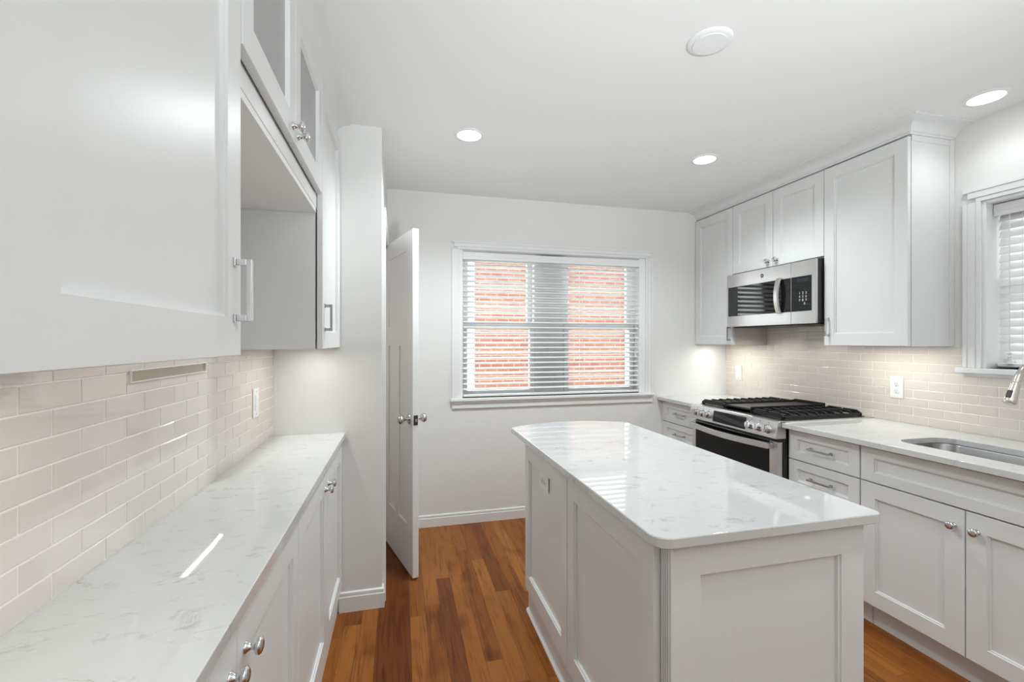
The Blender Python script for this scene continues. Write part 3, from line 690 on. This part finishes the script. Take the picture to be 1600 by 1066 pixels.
# grates
GZ = CT+.009
def grate(y0, y1, name):
    b = MB(); x0, x1 = RX+.062, XR-.060; zt = GZ+.036; w_ = .012
    for ya in (y0, y1-w_): b.box(x0, x1, ya, ya+w_, GZ+.003, GZ+.018)
    for xa in (x0, x1-w_): b.box(xa, xa+w_, y0+w_, y1-w_, GZ+.008, GZ+.026)
    ym = (y0+y1)/2
    b.box(x0+w_, x1-w_, ym-.005, ym+.005, GZ+.016, zt-.004)
    n = 9
    for i in range(0, n+1):
        x_ = x0+.008+(x1-x0-.016)*i/n
        for sgn, ya in ((1, y0), (-1, y1)):
            ye = ym - sgn*(.006 if i in (0, n) else .030)
            pf = [(ya, GZ+.010), (ya, GZ+.019), (ya+sgn*.028, zt), (ye, zt), (ye, zt-.012), (ya+sgn*.034, zt-.014)]
            b.prism([(x_-.005, yy, zz) for yy, zz in pf], (.010, 0, 0))
    for xa in (x0, x1-.016):
        for ya in (y0, y1-.016): b.box(xa, xa+.016, ya, ya+.016, GZ, GZ+.020)
    return b.build(name, M['iron'], t, bevel=.0015)
grate(RY0+.028, RY0+.268, 'grate'); grate(RY1-.268, RY1-.028, 'grate')
gy0, gy1 = RY0+.272, RY1-.272
b = MB().box(RX+.062, XR-.060, gy0, gy1, GZ+.018, GZ+.030); 
for a in (gy0, gy1-.008): b.box(RX+.062, XR-.060, a, a+.008, GZ, GZ+.042)
b.box(XR-.075, XR-.060, gy0, gy1, GZ+.018, GZ+.048); b.build('griddle', M['iron'], t, bevel=.002)
for x_, y_, r in ((2.27, RY0+.148, .045), (2.60, RY0+.148, .036), (2.27, RY1-.148, .038), (2.60, RY1-.148, .036)):
    MB().lathe((x_, y_, GZ), Z3, [(r*1.25, 0), (r*1.2, .006), (r, .008), (r, .014), (r*.9, .017), (.001, .0175)], 24).build('burner', M['black'], t, smooth=40)

# ------------------------------------------------------------------ island
IX0, IX1, IY0, IY1 = .640, 1.243, .960, 2.205
t = thing('kitchen_island', 'white panelled kitchen island in the middle of the floor', 'island', ((IX0+IX1)/2, 1.58, 0))
MB().box(IX0+.03, IX1, IY0+.020, IY1, .0, CT-TH).box(IX0, IX0+.03, IY0+.046, IY1, 0, .135).box(IX0, IX0+.03, IY0+.046, IY1, .868, CT-TH).build('carcass', M['cab'], t)
# corner post with fine reeding between the side panels and the end panel
b = MB().box(IX0-.0006, IX0+.03, IY0+.0005, IY0+.046, 0, CT-TH-.0005)
for i in range(4): b.box(IX0-.003, IX0-.0006, IY0+.006+i*.009, IY0+.0105+i*.009, 0, CT-TH-.0005)
b.build('corner_post', M['cab'], t, bevel=.0012)
FI = Fr((0, 0, 0), Y3, -X3)
for a, c in ((1.004, 1.609), (1.609, IY1-.004)): shaker(FI, a, c, .125, .872, -IX0, 'side_panel', t, .062, .078, rec=.013, g=.0035)
FN = Fr((0, 0, 0), X3, -Y3)
shaker(FN, IX0+.0005, IX1, .0, CT-TH-.001, -IY0-.0195, 'end_panel', t, .078, .082, rec=.014, rails=(.15, .083), t=.0195)
b = MB().sweep([(IX0, IY1), (IX0, IY0+.047)], [(0, 0), (.013, 0), (.012, .009), (.007, .015), (0, .018)]); b.build('shoe_moulding', M['trim'], t, smooth=40)
MB().box(IX0+.001, IX1-.02, IY1, IY1+.018, .10, CT-TH-.001).build('back_panel', M['cab'], t)
# island slab: straight sides, rounded near corners, bowed far edge
o = []
def arc(cx, cy, r, a0, a1, n=7):
    for i in range(n+1):
        a = math.radians(a0+(a1-a0)*i/n); o.append((cx+r*math.cos(a), cy+r*math.sin(a)))
TX0, TX1, TY0, TY1 = .584, 1.272, .930, 2.345
arc(TX0+.045, TY0+.045, .045, 180, 270); arc(TX1-.022, TY0+.022, .022, 270, 360)
sagt = .108; ch = TX1-TX0; Rb = (ch*ch/4+sagt*sagt)/(2*sagt); cyb = TY1+sagt-Rb; aa = math.degrees(math.asin(ch/2/Rb))
for i in range(25):
    a = math.radians(90-aa+2*aa*i/24); o.append(((TX0+TX1)/2+Rb*math.cos(a), cyb+Rb*math.sin(a)))
b = MB().prism([(x_, y_, CT-TH) for x_, y_ in o], (0, 0, TH))
tag(b.build('island_countertop', M['quartz'], origin=(.93, 1.63, CT-TH), bevel=.003, smooth=30), 'white quartz island top with a bowed far edge', 'counter')
outlet(FI, 1.912, .752, -IX0+.010, 'white sideways outlet on the far side panel of the island', horizontal=True)

# ------------------------------------------------------------------ ceiling fittings
def downlight(x_, y_, label, watts):
    t = thing('recessed_light', label, 'ceiling light', (x_, y_, ZC), None)
    MB().lathe((x_, y_, ZC), -Z3, [(.082, 0), (.082, .002), (.078, .005), (.064, .006), (.062, .003), (.062, .0005)], 40).build('trim_ring', M['trim'], t, smooth=40)
    MB().lathe((x_, y_, ZC-.001), -Z3, [(.063, 0), (.0625, .0025), (.04, .003)], 40).build('diffuser', M['bulb'], t, smooth=40)
    lamp('ceiling_spot', 'SPOT', (x_, y_, ZC-.03), watts, TINT, spot_size=math.radians(150), spot_blend=.8, shadow_soft_size=.06)
    return t
downlight(.362, 2.397, 'lit round recessed ceiling light at left, nearest the open door', 60)
downlight(1.8075, 2.367, 'lit round recessed ceiling light in front of the right upper cabinets', 38)
downlight(2.596, 1.454, 'lit round recessed ceiling light over the sink window', 3.5)
t = thing('ceiling_cover', 'unlit round white cover plate on the ceiling above the island', 'ceiling cover', (1.117, 1.434, ZC))
MB().lathe((1.117, 1.434, ZC), -Z3, [(.080, 0), (.080, .003), (.074, .008), (.060, .009)], 40).build('rim', M['trim'], t, smooth=40)
MB().lathe((1.117, 1.434, ZC-.006), -Z3, [(.060, 0), (.060, .006), (.03, .007)], 40).build('disc', M['trim'], t, smooth=40)
for x_, y_ in ((.85, .50), (1.81, .50), (.9, -1.2)):  # extra lamps without fittings, added out of view to brighten the near room
    lamp('ceiling_spot', 'SPOT', (x_, y_, ZC-.03), 12, TINT, spot_size=math.radians(150), spot_blend=.8, shadow_soft_size=.06)
# closet fill and under-cabinet lamps
lamp('closet_fill', 'POINT', (-.95, 2.85, 1.4), 4.5, (1, .98, .95), shadow_soft_size=.1)  # unseen lamp, added to brighten the face of the open door
for (x_, y_, z_, sx, sy, e_) in ((-.41, 2.14, 1.342, .02, .38, .75), (-.41, .70, 1.344, .03, .44, .55), (2.60, 3.12, 1.348, .03, .34, 1.2), (2.62, 1.94, 1.348, .16, .38, 1.1)):
    lamp('under_cabinet_lamp', 'AREA', (x_, y_, z_), e_, (.98, .98, .93), shape='RECTANGLE', size=sx, size_y=sy)

for y_ in (2.38, 2.72):  # unseen spots added under the microwave to brighten the range tile
    lamp('tile_fill', 'SPOT', (2.60, y_, 1.478), 1.6, (.98, .98, .93), spot_size=math.radians(150), spot_blend=.6, shadow_soft_size=.015)

# ------------------------------------------------------------------ outdoors
struct(MB().box(-12, 16, YB+.4, 20, -.5, -.3).build('ground', M['lawn'], origin=(0, 8, -.3)))
t = thing('brick_house', 'red brick neighbouring house seen through the back window blind', 'building', (2.3, 8.4, -.3))
MB().box(1.20, 4.42, 7.70, 11, 2.98, 3.14).build('eave', mat('cream_eave', (.55, .50, .40), .7), t)
MB().box(1.30, 4.30, 8.0, 11, -.3, 2.98).build('brick_wall', M['brick'], t)
MB().box(4.32, 4.42, 7.88, 7.98, -.3, 2.98).build('downspout', M['vinyl'], t)
MB().box(1.22, 1.30, 7.99, 11, -.3, 2.98).build('corner_board', M['vinyl'], t)
